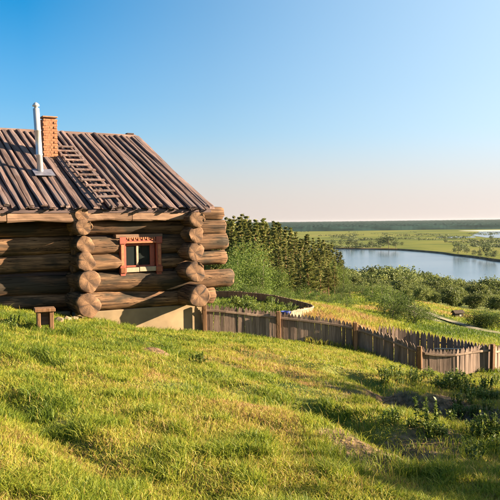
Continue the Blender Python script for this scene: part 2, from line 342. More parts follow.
for yy in (1150, 1500, 2200, 3500, 6000, 9100): V += [(x*(1+(yy-1500)/4000 if yy > 1500 else 1), max(yy, y+40), PZ) for x, y in sh]
k = len(sh)
for r_ in range(8):
    for i in range(k-1):
        Fc.append((r_*k+i, r_*k+i+1, (r_+1)*k+i+1, (r_+1)*k+i)); mi.append(1 if r_ < 2 else 0)
tag(link('meadow_plain', pmesh('meadow_plain', V, Fc, [M['meadow'], M['mud']], mi=mi)), 'flat green flood plain beyond the river', kind='structure')
def plain_at(px, py, z=PZ):
    Y = -z*F/(py-hor(px)); return (px-250)/F*Y, Y
def flat_patch(name, pix, mat, label, dz=.3):
    pts = []
    for i, p in enumerate(pix):
        q = pix[(i+1) % len(pix)]
        for t in (0, .33, .67): pts.append(plain_at(p[0]+(q[0]-p[0])*t+random.uniform(-.3, .3), p[1]+(q[1]-p[1])*t+random.uniform(-.12, .12), PZ+dz))
    return tag(link(name, pmesh(name, [(x, y, PZ+dz) for x, y in pts], [tuple(range(len(pts)))], mat)), label, kind='structure')
flat_patch('lake', [(472, 235.5), (486, 237.6), (510, 238.2), (520, 233), (500, 231.2), (480, 231.8)], M['water'], 'far blue lake on the plain')
flat_patch('lake', [(436, 237.4), (452, 238.2), (476, 237.4), (474, 236.4), (452, 236.6)], M['water'], 'thin far oxbow water on the plain')
flat_patch('pale_bar', [(458, 230.9), (482, 231.5), (510, 230.8), (510, 229.8), (480, 230.1)], M['whitish'], 'pale far sand bar beside the lake')  # pale flat strip next to the lake
# far forest band: one wood, uncountable
V = []; T = []
def wood_band(x0, x1, y0, y1, nx_, ny_, hgt):
    b0 = len(V)
    ys = np.concatenate([[y0, y0*1.025], np.geomspace(y0*1.06, y1, ny_-2)])
    for j, y in enumerate(ys):
        for i in range(nx_):
            x = (x0+(x1-x0)*i/(nx_-1))*(y/y0)
            yy = y*(1+(.06*(fbm(np.array([i*.012+3]), np.array([1.0]), 2)[0]-.45) if j < 3 else 0))
            z = PZ-.5 if j == 0 else PZ+hgt*(random.uniform(.92, 1.0) if j == 1 else random.uniform(.82, 1.04))+14*((y-y0)/(y1-y0))
            V.append((x+(0 if j < 2 else random.uniform(-1.2, 1.2)), yy+(0 if j < 2 else random.uniform(2, 12)), z))
    for j in range(ny_-1):
        for i in range(nx_-1):
            a = b0+j*nx_+i; T.append((a, a+1, a+nx_+1, a+nx_))
wood_band(-900, 1500, 2350, 9000, 640, 30, 13)
tag(link('far_forest', pmesh('far_forest', V, T, M['farwood'], True)), 'dark far-off forest along the whole horizon', 'forest', kind='stuff')

# ------------------------------------------------------------------ the log cabin
HA = R(29.72); WX, WYY, ZB = -1.403, 21.12, -2.35
cabin = empty('log_cabin', (WX, WYY, ZB), HA)
tag(cabin, 'old log cabin with rough board roof and red framed window on the slope', 'cabin')
def zl(z): return z-ZB
def log_mesh(name, L, r0, r1, seed, hollow=False, wob=1.0, nseg=18):
    rg = np.random.default_rng(seed); n = max(5, int(L/.2)+1); ph = rg.uniform(0, 6.28, 8); V = []; Fc = []; mi = []
    for i in range(n):
        t = i/(n-1); x = L*t; r = r0+(r1-r0)*t
        oy = .045*wob*math.sin(x*.9+ph[0]); oz = .035*wob*math.sin(x*.8+ph[1])
        for k in range(nseg):
            a = 2*math.pi*k/nseg
            rr = r*(1+.055*math.sin(2*a+ph[2]+x*.3)+.045*math.sin(3*a+ph[3]+x*.5)+.03*math.sin(5*a+ph[4]+x*2.1)+rg.normal(0, .022))
            jx = rg.normal(0, .03) if i in (0, n-1) else 0
            V.append((x+jx, oy+rr*math.cos(a), oz+rr*math.sin(a)))
    for i in range(n-1):
        for k in range(nseg):
            a = i*nseg+k; b_ = i*nseg+(k+1) % nseg; Fc.append((a, b_, b_+nseg, a+nseg)); mi.append(0)
    for i0, sgn in ((0, -1), (n-1, 1)):
        base = i0*nseg; ring = []
        for fr, dx in (((.92, .02), (.5, .012), (.42, -.16)) if hollow else ((.9, .02), (.5, .012))):
            rb = len(V)
            c = np.mean(np.array(V[base:base+nseg]), 0)
            for k in range(nseg):
                p = np.array(V[base+k]); q = c+(p-c)*(fr*np.array([1, .38, 1.35]) if hollow and fr < .6 else fr); q[0] = c[0]+sgn*dx+rg.normal(0, .006)
                V.append(tuple(q))
            ring.append(rb)
        prev = base
        for rb in ring:
            for k in range(nseg):
                f = (prev+k, prev+(k+1) % nseg, rb+(k+1) % nseg, rb+k); Fc.append(f if sgn > 0 else f[::-1]); mi.append(1)
            prev = rb
        f = tuple(prev+k for k in range(nseg)); Fc.append(f if sgn > 0 else f[::-1]); mi.append(1)
    return pmesh(name, V, Fc, [M['log'], M['end']], True, mi)
UL = -9.6          # left end of the house (outside the picture)
UCR, UCL = -.62, -3.72
sd_ = 100; RECESS = .42      # the wall left of the inner corner stands back
# front wall courses: z, radius, right overhang end
front = [(-2.10, .255, .30), (-1.62, .29, .90), (-1.07, .245, .72), (-.57, .26, .74), (-.11, .235, .66), (.30, .215, .60)]
WU0, WU1, WZ0, WZ1 = -2.54, -1.47, -1.34, -.42        # window opening
for z, r_, ue in front:
    ul = UCL-.12-random.uniform(0, .05)
    segs = [(ul, ue, 0.0)]
    if z-r_*.6 < WZ1 and z+r_*.6 > WZ0: segs = [(ul, WU0-.02, 0.0), (WU1+.02, ue, 0.0)]
    segs.append((UL-.5, UCL+.1, RECESS))
    for a, b_, yo in segs:
        sd_ += 1; link('log', log_mesh('log', b_-a, r_*1.03, r_*.95, sd_), cabin, (a, yo, zl(z+(random.uniform(-.05, .05) if yo else 0))))
# cross-wall logs: round ends towards the viewer. (u axis, z, radius, protrusion, hollow)
cross = [(UCR, -2.03, .30, .98, 0), (UCR, -1.40, .285, .90, 0), (UCR, -.84, .25, .80, 0), (UCR, -.36, .225, .76, 0), (UCR, .09, .225, .82, 0),
         (UCL, -2.06, .31, 1.0, 0), (UCL, -1.47, .285, .90, 0), (UCL, -.95, .245, .70, 0), (UCL, -.52, .225, .64, 0), (UCL, -.11, .21, .62, 0), (UCL, .24, .19, .5, 0)]
for u, z, r_, p, ho in cross:
    sd_ += 1; Lg = 9.0 if u == UCR else 4.0
    # local X of the log runs towards the viewer, i.e. house -Y
    link('log', log_mesh('log', Lg+p, r_*.97, r_*1.04, sd_, bool(ho)), cabin, (u+random.uniform(-.03, .03), Lg, zl(z)), (0, 0, -math.pi/2))
# rear and left walls (plain log courses)
for z, r_, ue in front:
    sd_ += 1; link('log', log_mesh('log', 10.8, r_, r_, sd_), cabin, (UL-.5, 10.3, zl(z)))
    sd_ += 1; link('log', log_mesh('log', 11.2, r_, r_, sd_), cabin, (UL, 10.8, zl(z+.22)), (0, 0, -math.pi/2))
boxo('chinking', cabin, (UL, RECESS+.06, zl(-2.3)), (UCL, RECESS+.16, zl(.42)), M['roofunder'], 0); boxo('chinking', cabin, (UCL, .06, zl(-2.3)), (WU0-.02, .16, zl(.42)), M['roofunder'], 0); boxo('chinking', cabin, (WU1+.02, .06, zl(-2.3)), (-.3, .16, zl(.42)), M['roofunder'], 0)
boxo('chinking', cabin, (WU0-.02, .065, zl(-2.3)), (WU1+.02, .165, zl(WZ0-.05)), M['roofunder'], 0); boxo('chinking', cabin, (WU0-.02, .065, zl(WZ1+.05)), (WU1+.02, .165, zl(.41)), M['roofunder'], 0)
# foundation plinth
for nm, v0, v1 in (('foundation', (UCL-.12, -.10, zl(-3.75)), (.02, .2, zl(-2.37))), ('foundation', (UL, RECESS-.1, zl(-3.75)), (UCL-.12, RECESS+.2, zl(-2.37))), ('foundation', (-.28, .2, zl(-4.2)), (.02, 10.4, zl(-2.37)))):
    boxo(nm, cabin, v0, v1, M['concrete'], .02)
# roof: dark deck + boards
ZE, ZR, HW = .371, 3.017, 5.914
SL = math.atan2(ZR-ZE, HW); SLEN = math.hypot(ZR-ZE, HW); OV = .55
y0r = -OV; y1r = y0r+HW
def deck():
    V = []; th = .05; 
    for u in (UL-.7, .06):
        for (y, z) in ((y0r+.05, ZE-.01), (y1r, ZR-.03), (y1r+HW, ZE-.02)):
            V.append((u, y, zl(z)))
            V.append((u, y, zl(z-.07)))
    Fc = [(0, 6, 8, 2), (2, 8, 10, 4), (1, 3, 9, 7), (3, 5, 11, 9), (0, 2, 3, 1), (2, 4, 5, 3), (6, 7, 9, 8), (8, 9, 11, 10), (0, 1, 7, 6), (4, 10, 11, 5)]
    return pmesh('roof', V, Fc, M['roofunder'])
roof = link('roof', deck(), cabin); roof['label'] = 'roof of long weathered half-log boards'
# gable infill
for u in (UL+.1, UCR):
    V = [(u-.08, .1, zl(.3)), (u-.08, 10.2, zl(.3)), (u-.08, y1r, zl(ZR-.2)), (u+.08, .1, zl(.3)), (u+.08, 10.2, zl(.3)), (u+.08, y1r, zl(ZR-.2))]
    link('gable_wall', pmesh('gable_wall', V, [(0, 2, 1), (3, 4, 5), (0, 1, 4, 3), (1, 2, 5, 4), (2, 0, 3, 5)], M['roofunder']), cabin)
def slab_mesh(name, L, wd, hgt, seed, mat, flat=False):
    """half-log slab, local X from ridge (0) down to eave (L); Y across; Z up"""
    rg = np.random.default_rng(seed); n = 13; prof = [(-.5, 0), (-.49, .55), (-.36, .92), (0, 1.0), (.34, .95), (.48, .6), (.5, 0)] if not flat else [(-.5, 0), (-.5, .9), (0, 1), (.5, .9), (.5, 0)]
    V = []; Fc = []; ph = rg.uniform(0, 6, 3); m_ = len(prof)
    for i in range(n):
        t = i/(n-1); oy = .015*math.sin(t*5+ph[0]); oz = .012*math.sin(t*7+ph[1]); ws = wd*(1+.16*math.sin(t*5+ph[2])+.06*math.sin(t*17+ph[0]))
        for (y, z) in prof: V.append((L*t+(rg.normal(0, .025) if i == n-1 else 0), oy+ws*y+rg.normal(0, .006), oz*(z > 0)+hgt*z))
    for i in range(n-1):
        for k in range(m_-1): a = i*m_+k; Fc.append((a, a+m_, a+m_+1, a+1))
        Fc.append((i*m_+m_-1, (i+1)*m_+m_-1, (i+1)*m_, i*m_))
    Fc.append(tuple(range(m_))); Fc.append(tuple((n-1)*m_+k for k in range(m_))[::-1])
    me = pmesh(name, V, Fc, mat, False); return me
def roof_pos(u, s, up=0.0):
    """house coords of a point on the front slope: s = 0 at the eave edge .. 1 at the ridge"""
    return (u, y0r+HW*s-up*math.sin(SL), zl(ZE+(ZR-ZE)*s)+up*math.cos(SL))
def place_slab(me, u, up, yaw=0.0, nm='roof_board', par=None, ridge_s=1.0):
    # local X: down the slope (house -Y, -Z); local Y: along house X; local Z: slope normal
    ex = Vector((math.sin(yaw), -math.cos(SL)*math.cos(yaw), -math.sin(SL)*math.cos(yaw))).normalized()
    ez0 = Vector((0, -math.sin(SL), math.cos(SL))); ey = ez0.cross(ex).normalized(); ez = ex.cross(ey)
    mt = Matrix((ex, ey, ez)).transposed().to_4x4(); mt.translation = Vector(roof_pos(u, ridge_s, up))
    o = bpy.data.objects.new(nm, me); COL.objects.link(o); o.parent = par or roof; o.matrix_local = mt; return o
u = -.10; i = 0
while u > UL-.6:
    wd = random.uniform(.10, .155); sd_ += 1
    place_slab(slab_mesh('roof_board', SLEN+random.uniform(-.10, .18), wd, random.uniform(.035, .075), sd_, M['roofboard']), u, .050+random.uniform(0, .035), random.gauss(0, .007))
    u2 = u-random.uniform(.095, .12); sd_ += 1
    place_slab(slab_mesh('roof_board', SLEN+random.uniform(-.12, .06), random.uniform(.10, .14), .045, sd_, M['roofunder'], True), u2, .004, random.uniform(-.006, .006))
    u -= random.uniform(.17, .25); i += 1
# ridge plank, rear slope boards
boxo('ridge_plank', roof, (UL-.6, y1r-.10, zl(ZR-.06)), (.02, y1r+.10, zl(ZR+.125)), M['roofboard'], .01)
boxo('ridge_block', roof, (-.32, y1r-.12, zl(ZR+.128)), (-.06, y1r+.08, zl(ZR+.175)), M['roofboard'], .01)
# barge board on the right verge
ex_ = slab_mesh('verge_board', SLEN+.05, .16, .05, 4711, M['roofboard'], True); place_slab(ex_, .02, .055, 0, 'verge_board')
# eave beams (hewn, slightly crooked)
def beam_mesh(L, seed):
    rg = np.random.default_rng(seed); n = 9; V = []; Fc = []; ph = rg.uniform(0, 6, 3)
    for i in range(n):
        t = i/(n-1); hz = .135+.014*math.sin(t*6+ph[0]); oz = .015*math.sin(t*4+ph[1])
        for y, z in ((-.08, -.75), (-.05, -1), (.08, -1), (.08, 1), (-.05, 1), (-.08, .75)): V.append((L*t, y+rg.normal(0, .004), oz+z*hz+rg.normal(0, .005)))
    for i in range(n-1):
        for k in range(6): a = i*6+k; b_ = i*6+(k+1) % 6; Fc.append((a, b_, b_+6, a+6))
    Fc += [tuple(range(6))[::-1], tuple((n-1)*6+k for k in range(6))]
    return pmesh('eave_beam', V, Fc, M['beam'])
for a, b_, dz, tilt in ((UL-.5, -5.62, 0, 0), (-5.60, -3.62, -.015, -.012), (-3.60, -2.33, .02, .004), (-2.31, -.32, .005, -.004)):
    sd_ += 1; link('eave_beam', beam_mesh(b_-a, sd_), cabin, (a, -.40, zl(.195+dz)), (0, tilt, 0))
# rafters' tails closing the gap between wall and eave
for u in np.arange(-9, -.2, 1.1):
    boxo('rafter', cabin, (u-.06, -.31, zl(.20)), (u+.06, .2, zl(.36)), M['roofunder'], .01)
# window
win = empty('window', (-.08, 0, 0)); win.parent = cabin; win['label'] = 'red carved window surround with two dark panes'
FY = -.27
def wbox(nm, u0, u1, z0, z1, y0, y1, mat, par=win, bev=.008): return boxo(nm, par, (u0, y0, zl(z0)), (u1, y1, zl(z1)), mat, bev)
wbox('jamb', -2.53, -2.38, -1.44, -.47, FY, FY+.10, M['red']); wbox('jamb', -1.47, -1.32, -1.44, -.47, FY, FY+.10, M['red'])
for u0, u1 in ((-2.51, -2.42), (-1.43, -1.34)):
    wbox('jamb_inlay', u0, u1, -1.16, -.58, FY-.015, FY-.002, M['redlight'])
for u0 in (-2.55, -1.49):
    wbox('corner_block', u0, u0+.19, -.56, -.37, FY-.03, FY-.018, M['red'])
    wbox('corner_block', u0, u0+.19, -1.36, -1.20, FY-.03, FY-.018, M['red'])
    wbox('leg_block', u0+.02, u0+.17, -1.60, -1.445, FY-.005, FY+.08, M['red'])
    for s_ in range(4): 
        wbox('carving', u0+.03+s_*.035, u0+.05+s_*.035, -1.35, -1.21, FY-.045, FY-.032, M['redlight'], bev=.003)
wbox('head_board', -2.36, -1.49, -.55, -.40, FY-.005, FY+.09, M['red'])
for s_ in range(13):
    u0 = -2.34+s_*.065
    wbox('dentil', u0, u0+.042, -.435-.03*(s_ % 2), -.385, FY-.03, FY-.008, M['redlight'], bev=.004)
wbox('head_strip', -2.36, -1.49, -.545, -.505, FY-.028, FY-.007, M['redlight'], bev=.004)
wbox('sill_board', -2.375, -1.98, -1.345, -1.215, FY+.01, FY+.09, M['cream']); wbox('sill_board', -1.975, -1.475, -1.335, -1.205, FY+.0, FY+.09, M['cream'])
wbox('sash', -2.38, -2.32, -1.21, -.555, FY+.11, FY+.16, M['red']); wbox('sash', -1.62, -1.475, -1.21, -.555, FY+.11, FY+.16, M['red'])
wbox('sash', -2.32, -1.62, -.62, -.555, FY+.11, FY+.16, M['red']); wbox('sash', -2.32, -1.62, -1.21, -1.16, FY+.11, FY+.16, M['red'])
wbox('mullion', -2.03, -1.965, -1.158, -.622, FY+.105, FY+.165, M['cream'])
wbox('pane', -2.318, -2.032, -1.158, -.622, FY+.135, FY+.14, M['glass'], bev=0); wbox('pane', -1.963, -1.622, -1.158, -.622, FY+.135, FY+.14, M['glass'], bev=0)
wbox('dark_backing', -2.5, -1.35, -1.36, -.40, .12, .2, M['dark'])  # dark sheet standing in for the unlit room behind the panes
wbox('curtain', -2.32, -2.2, -1.2, -.6, .0, .03, M['curtain']); wbox('curtain', -1.80, -1.64, -1.2, -.6, .0, .03, M['curtain'])
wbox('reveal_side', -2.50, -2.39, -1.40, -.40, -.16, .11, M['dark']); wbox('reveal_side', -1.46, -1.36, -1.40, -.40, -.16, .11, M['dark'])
wbox('lintel', -2.62, -1.25, -.40, -.30, -.20, .1, M['beam'])
# chimney of bricks
chx, chs = -3.62, .615; cx, cy, cz = roof_pos(chx, chs)
chim = link('chimney', bmmesh('chimney', box((-.225, -.225, -.6), (.225, .225, 1.21)), M['mortar']), cabin, (cx, cy, cz))
chim.scale = (.88, .88, .97); chim['label'] = 'square orange brick chimney'
bms = [bmmesh('brick', box((-.112, -.055, -.033), (.112, .055, .033), .006), M['brick']), bmmesh('brick', box((-.055, -.055, -.033), (.055, .055, .033), .006), M['brick'])]
for c in range(24):
    z = -.58+c*.0765
    for side in range(4):
        for k in range(2):
            off = (-.119 if k == 0 else .115)+(.0 if c % 2 == 0 else .0)
            x = off+(.012 if c % 2 else -.012); a = side*math.pi/2
            p = Vector((x+(.01 if c % 2 else -.01), -.178, 0)); p.rotate(Euler((0, 0, a)))
            link('brick', bms[0], chim, (p.x+random.uniform(-.003, .003), p.y+random.uniform(-.003, .003), z), (0, 0, a+random.uniform(-.012, .012)))
boxo('chimney_cap', chim, (-.26, -.26, 1.255), (.26, .26, 1.30), M['mortar'], .012)
# stove pipe
px_, py_, pz_ = roof_pos(-4.25, .36)
def lathe(name, prof, mat, ns=20):
    V = []; Fc = []
    for r_, z in prof:
        for k in range(ns): a = 2*math.pi*k/ns; V.append((r_*math.cos(a), r_*math.sin(a), z))
    for i in range(len(prof)-1):
        for k in range(ns): a = i*ns+k; b_ = i*ns+(k+1) % ns; Fc.append((a, b_, b_+ns, a+ns))
    Fc.append(tuple(range(ns))[::-1]); Fc.append(tuple((len(prof)-1)*ns+k for k in range(ns)))
    return pmesh(name, V, Fc, mat, True)
pipe = link('stove_pipe', lathe('stove_pipe', [(.085, -.5), (.085, .62), (.094, .625), (.094, .66), (.087, .665), (.087, 1.3), (.096, 1.305), (.096, 1.34), (.088, 1.345), (.088, 1.93), (.075, 1.935)], M['metal']), cabin, (px_, py_, pz_), (0, R(-2.6), 0))
pipe['label'] = 'leaning galvanised metal stove pipe'
link('pipe_cap', lathe('pipe_cap', [(.05, 1.93), (.05, 1.99), (.10, 1.995), (.095, 2.03), (.06, 2.075), (.02, 2.10)], M['metal']), pipe)
fl = boxo('flashing', cabin, (-.28, -.24, -.012), (.28, .24, .012), M['flash'], .004); fl.location = roof_pos(-4.2, .355, .17); fl.rotation_euler = (SL, 0, 0)

# roof ladder: lies on the roof, a thing of its own
mw = cabin.matrix_basis.copy() if False else (Matrix.Translation((WX, WYY, ZB)) @ Matrix.Rotation(HA, 4, 'Z'))
lad = bpy.data.objects.new('roof_ladder', None); COL.objects.link(lad)
ex = Vector((-.03, math.cos(SL), math.sin(SL))).normalized(); ezn = Vector((0, -math.sin(SL), math.cos(SL))); ey = ezn.cross(ex).normalized(); ezn = ex.cross(ey)
ml = Matrix((ex, ey, ezn)).transposed().to_4x4(); ml.translation = Vector(roof_pos(-2.93, .02, .165)); lad.matrix_world = mw @ ml
tag(lad, 'wooden roof ladder lying on the boards below the brick chimney', 'ladder')
LL = 4.55
for yy in (-.24, .24): boxo('rail', lad, (0, yy-.035, -.02), (LL, yy+.035, .04), M['roofboard'], .008)
for k in range(11):
    x = .25+k*.415
    boxo('rung', lad, (x-.045, -.33+random.uniform(-.03, .03), .041), (x+.045, .33+random.uniform(-.03, .03), .085), M['roofboard'], .008, (0, 0, random.uniform(-.04, .04)))

# ------------------------------------------------------------------ fences
def picket_mesh(wd, h, th, point, seed):
    rg = random.Random(seed); a = wd/2; j = lambda: rg.uniform(-.004, .004)
    o = [(-.12, -a+j()), (-.12, a+j()), (h-point, a+j()), (h-point*.35, a*.42), (h, 0+j()*2), (h-point*.35, -a*.42), (h-point, -a+j())] if point else [(-.12, -a), (-.12, a), (h+j(), a), (h+j(), -a)]
    V = [(x, y, -th/2) for x, y in o]+[(x, y, th/2) for x, y in o]; m_ = len(o)
    Fc = [tuple(range(m_))[::-1], tuple(range(m_, 2*m_))]+[(k, (k+1) % m_, m_+(k+1) % m_, m_+k) for k in range(m_)]
    return pmesh('picket', V, Fc, M['fence'] if point else M['plank'])
def resample(pts, st):
    P = [Vector(p) for p in pts]; out = []; d = 0; nxt = 0
    for a, b_ in zip(P[:-1], P[1:]):
        L_ = (b_-a).length
        while nxt <= d+L_: t = (nxt-d)/L_; out.append((a.lerp(b_, t), (b_-a).normalized())); nxt += st
        d += L_
    return out
def smooth_line(pts, it=2):
    P = [Vector(p) for p in pts]
    for _ in range(it):
        q = [P[0]]
        for a, b_ in zip(P[:-1], P[1:]): q += [a.lerp(b_, .25), a.lerp(b_, .75)]
        P = q+[P[-1]]
    return P
def zfence(p): return h1(p.x, p.y)
def make_fence(name, label, pts, h, step, wd, point, posts, railh, front=-1, cat='fence', post_h=None, leanf=0.0):
    """pts: ground line left to right; front = side (-1 nearer to the camera) of rail and posts"""
    r0 = Vector(pts[0]); root = tag(empty(name, (r0.x, r0.y, zfence(r0))), label, cat); base = root.location.copy()
    var = [picket_mesh(wd*random.uniform(.97, 1.04), h, .024, point, s) for s in range(6)]
    zs = [(p, t, zfence(p)) for p, t in resample(pts, step)]
    zz = np.array([q[2] for q in zs]); kz = np.convolve(np.pad(zz, 4, 'edge'), np.ones(9)/9, 'valid')
    for (p, t, z), zsm in zip(zs, kz):
        yaw = math.atan2(t.y, t.x)+random.gauss(0, .035)
        # local X up, local Y along the fence, local Z = outward
        ex = Vector((t.x*random.gauss(0, .02), t.y*random.gauss(0, .02), 1)).normalized(); ey = Vector((math.cos(yaw), math.sin(yaw), 0)); ez = ex.cross(ey).normalized(); ey = ez.cross(ex)
        mt = Matrix((ex, ey, ez)).transposed().to_4x4(); mt.translation = Vector((p.x, p.y, zsm+random.gauss(0, .012)))-base+ez*random.uniform(-.006, .006)
        o = bpy.data.objects.new('picket' if point else 'plank', random.choice(var)); COL.objects.link(o); o.parent = root; o.matrix_local = mt
    def off(p, t, d): n_ = Vector((t.y, -t.x))*(-front); return p-n_*d if False else p+Vector((t.y, -t.x))*(d*-front)
    pl = [(p, t, z) for (p, t, _), z in zip(zs, kz)]
    if railh:
        kk = 3; ids = list(range(0, len(pl), kk))+[len(pl)-1]
        for hh in railh:
            for a, b_ in zip(ids[:-1], ids[1:]):
                if a == b_: continue
                pa = off(pl[a][0], pl[a][1], .034); pb = off(pl[b_][0], pl[b_][1], .034); A_ = Vector((pa.x, pa.y, pl[a][2]+hh)); B_ = Vector((pb.x, pb.y, pl[b_][2]+hh))
                d = B_-A_; ex = d.normalized(); ey = Vector((-ex.y, ex.x, 0)).normalized(); ez = ex.cross(ey)
                mt = Matrix((ex, ey, ez)).transposed().to_4x4(); mt.translation = A_-base
                o = link('rail', bmmesh('rail', box((0, -.016, -.032), (d.length, .016, .032), .005), M['rail']), root); o.matrix_local = mt
    for px, py in posts:
        P = Vector((px, py)); i = min(range(len(pl)), key=lambda k: (pl[k][0]-P).length); p = off(pl[i][0], pl[i][1], .115)
        ph = post_h or h+.02
        bm = box((-.06, -.06, -.3), (.06, .06, ph), .012)
        o = link('post', bmmesh('post', bm, M['post']), root); o.location = Vector((p.x, p.y, pl[i][2]))-base; o.rotation_euler = (random.gauss(0, .015), random.gauss(0, .015), math.atan2(pl[i][1].y, pl[i][1].x))
    return root
def PX(px, Y): return ((px-250)/F*Y, Y)
fp = [PX(203, 20.9), PX(277, 21.3), PX(355, 21.55), PX(421, 20.7), PX(458, 20.9), PX(490, 21.5)]
make_fence('picket_fence', 'long pointed picket fence running from the cabin corner to the right edge', fp, .82, .105, .104, .10,
           [fp[0], fp[1], fp[2], fp[3], fp[5]], [.64])
bpts = smooth_line([PX(380, 22.6), PX(405, 22.8), PX(432, 22.8), PX(462, 22.5), PX(488, 21.95)])
make_fence('picket_fence', 'shaded curved picket fence behind the right end of the long fence', bpts, .80, .105, .1, .13, [], [.55], 1)
make_fence('picket_fence', 'dark fence stub turning away at the right edge of the picture', [PX(493, 21.55), PX(505, 22.2), PX(516, 23.5)], .82, .128, .124, .15, [], [.62])
gp = smooth_line([PX(196, 31.5), PX(225, 30.4), PX(262, 28.6), PX(300, 27.4), PX(314, 26.4), PX(309, 25.2), PX(298, 24.0), PX(288, 22.9)])
make_fence('garden_edging', 'low plank edging curving round the garden plot behind the fence', gp, .30, .15, .145, 0, [], [.27], 1, 'edging')

def bucket():
    x, y = PX(285, 22.3); z = h1(x, y)
    o = link('bucket', lathe('bucket', [(.13, 0), (.16, .32), (.175, .325), (.175, .35), (.155, .35), (.14, .3), (.12, .02)], M['blue']), None, (x, y, max(z, -3.15)+.20))
    return tag(o, 'blue plastic tub showing behind the picket tips of the garden', 'bucket')
bk = bucket(); xx, yy = PX(285, 22.3); bk.location.z = h1(xx, yy); bk.scale = (.9, .9, 1.2)
# pale pole leaning along the back fence
xa, ya = PX(434, 22.62); xb, yb = PX(464, 22.3); za, zb_ = (hor(434)-349.4)/F*ya, (hor(464)-349.8)/F*yb
d = Vector((xb-xa, yb-ya, zb_-za)); ex = d.normalized(); ey = Vector((-ex.y, ex.x, 0)).normalized(); ez = ex.cross(ey)
mt = Matrix((ex, ey, ez)).transposed().to_4x4(); mt.translation = Vector((xa, ya, za))
pm = pmesh('pale_pole', [(t*d.length, .022*math.cos(a), .022*math.sin(a)) for t in (0, 1) for a in [k*math.pi/4 for k in range(8)]], [(k, (k+1) % 8, 8+(k+1) % 8, 8+k) for k in range(8)]+[tuple(range(8))[::-1], tuple(range(8, 16))], M['whitewood'])
po = link('pale_pole', pm); po.matrix_world = mt; tag(po, 'thin pale pole lying against the shaded curved picket fence', 'pole')

# small bench of planks left of the cabin
bx, by, bz = ground_at(43, 332)
bench = empty('small_bench', (bx, by, bz), R(20)); tag(bench, 'small rough plank stool standing in the grass below the left wall', 'stool')
boxo('seat', bench, (-.20, -.17, .40), (.20, .17, .475), M['post'], .012)
boxo('leg', bench, (-.155, -.14, -.1), (-.085, .14, .399), M['post'], .01); boxo('leg', bench, (.085, -.14, -.1), (.165, .14, .399), M['post'], .01)
boxo('brace', bench, (-.084, .06, .12), (.084, .10, .399), M['fence'], .006)
# rubble stones at the plinth's left end
for k in range(7):
    px = random.uniform(56, 78); x, y, z = ground_at(px, 322-(px-56)*.12); 
    bm = bmesh.new(); bmesh.ops.create_icosphere(bm, subdivisions=1, radius=random.uniform(.07, .13))
    for vv in bm.verts: vv.co *= random.uniform(.75, 1.2); vv.co.z *= .7
    tag(link('stone', bmmesh('stone', bm, M['concrete']), None, (x, y, z+.02), (0, 0, random.uniform(0, 6))), 'tan rubble stone among those at the left end of the foundation', 'stone', 'rubble stones by the foundation')

# ------------------------------------------------------------------ trees
def leaf_quads(P, size, up=.2, elong=1.6, rg=RNG, dirs=None):
    n_ = len(P); d = rg.normal(size=(n_, 3)) if dirs is None else dirs+rg.normal(size=(n_, 3))*.5
    d[:, 2] += up; d /= np.linalg.norm(d, axis=1)[:, None]
    s = np.cross(d, rg.normal(size=(n_, 3))); s /= np.linalg.norm(s, axis=1)[:, None]+1e-6
    sz = size*rg.uniform(.6, 1.35, (n_, 1))
    a = P-d*sz*elong*.5; c = P+d*sz*elong*.5; nrm = np.cross(d, s)
    b_ = P+s*sz*.42+nrm*sz*.12; e = P-s*sz*.42+nrm*sz*.12
    V = np.stack([a, b_, c, e], 1).reshape(-1, 3); T = np.arange(n_*4).reshape(-1, 4); return V, T
def trunk_mesh(h, r, mat, bend=.03, limbs=(), ns=7):
    V = []; Fc = []
    def tube(pts, rad):
        b0 = len(V)
        for (p, q) in zip(pts, rad):
            for k in range(ns): a = 2*math.pi*k/ns; V.append((p[0]+q*math.cos(a), p[1]+q*math.sin(a), p[2]))
        for i in range(len(pts)-1):
            for k in range(ns): a = b0+i*ns+k; b_ = b0+i*ns+(k+1) % ns; Fc.append((a, b_, b_+ns, a+ns))
        Fc.append(tuple(b0+(len(pts)-1)*ns+k for k in range(ns)))
    n_ = 7; tube([(bend*h*math.sin(t*2.5), bend*h*.6*math.sin(t*3+1)-bend*h*.6*math.sin(1), -.4+(h+.4)*t) for t in np.linspace(0, 1, n_)], [r*(1-.85*t) for t in np.linspace(0, 1, n_)])
    for (z, a, L_, rise, rr) in limbs:
        tube([(L_*t*math.cos(a), L_*t*math.sin(a), z+rise*t) for t in (0, .4, 1)], [rr, rr*.7, rr*.2])
    return pmesh('trunk', V, Fc, mat, True)
def pine(seed, h=14):
    rg = np.random.default_rng(seed); P = []; D = []; limbs = []
    z0 = h*rg.uniform(.10, .42); nw = 20
    for i in range(nw):
        t = i/(nw-1); z = z0+(h-z0)*t; rad = (h*.125)*(1-t)**.7*(.55+.45*min(1, t*5+.3))+.14
        for k in range(rg.integers(4, 7)):
            a = rg.uniform(0, 6.28); L_ = rad*rg.uniform(.55, 1.2); rise = L_*rg.uniform(-.15, .4)
            if rg.random() < .5: limbs.append((z, a, L_*.9, rise, .035*(1-t)+.012))
            m_ = int(26+44*L_/(h*.1)); q = rg.uniform(.15, 1, m_)**.7
            c = np.stack([L_*q*math.cos(a), L_*q*math.sin(a), z+rise*q], 1)+rg.normal(size=(m_, 3))*np.array([.16, .16, .12])*(.5+.7*L_/(h*.1))
            P.append(c); D.append(np.tile([math.cos(a), math.sin(a), .35], (m_, 1)))
    P = np.concatenate(P); D = np.concatenate(D); V, T = leaf_quads(P, .17, .1, 1.9, rg, D)
    tint = np.repeat(np.clip(.45+rg.normal(0, .22, len(P)), 0, 1), 4)
    return npmesh('crown', V, T, M['pine'], {'tint': tint}), trunk_mesh(h*.98, h*.013, M['bark'], .01, limbs), None
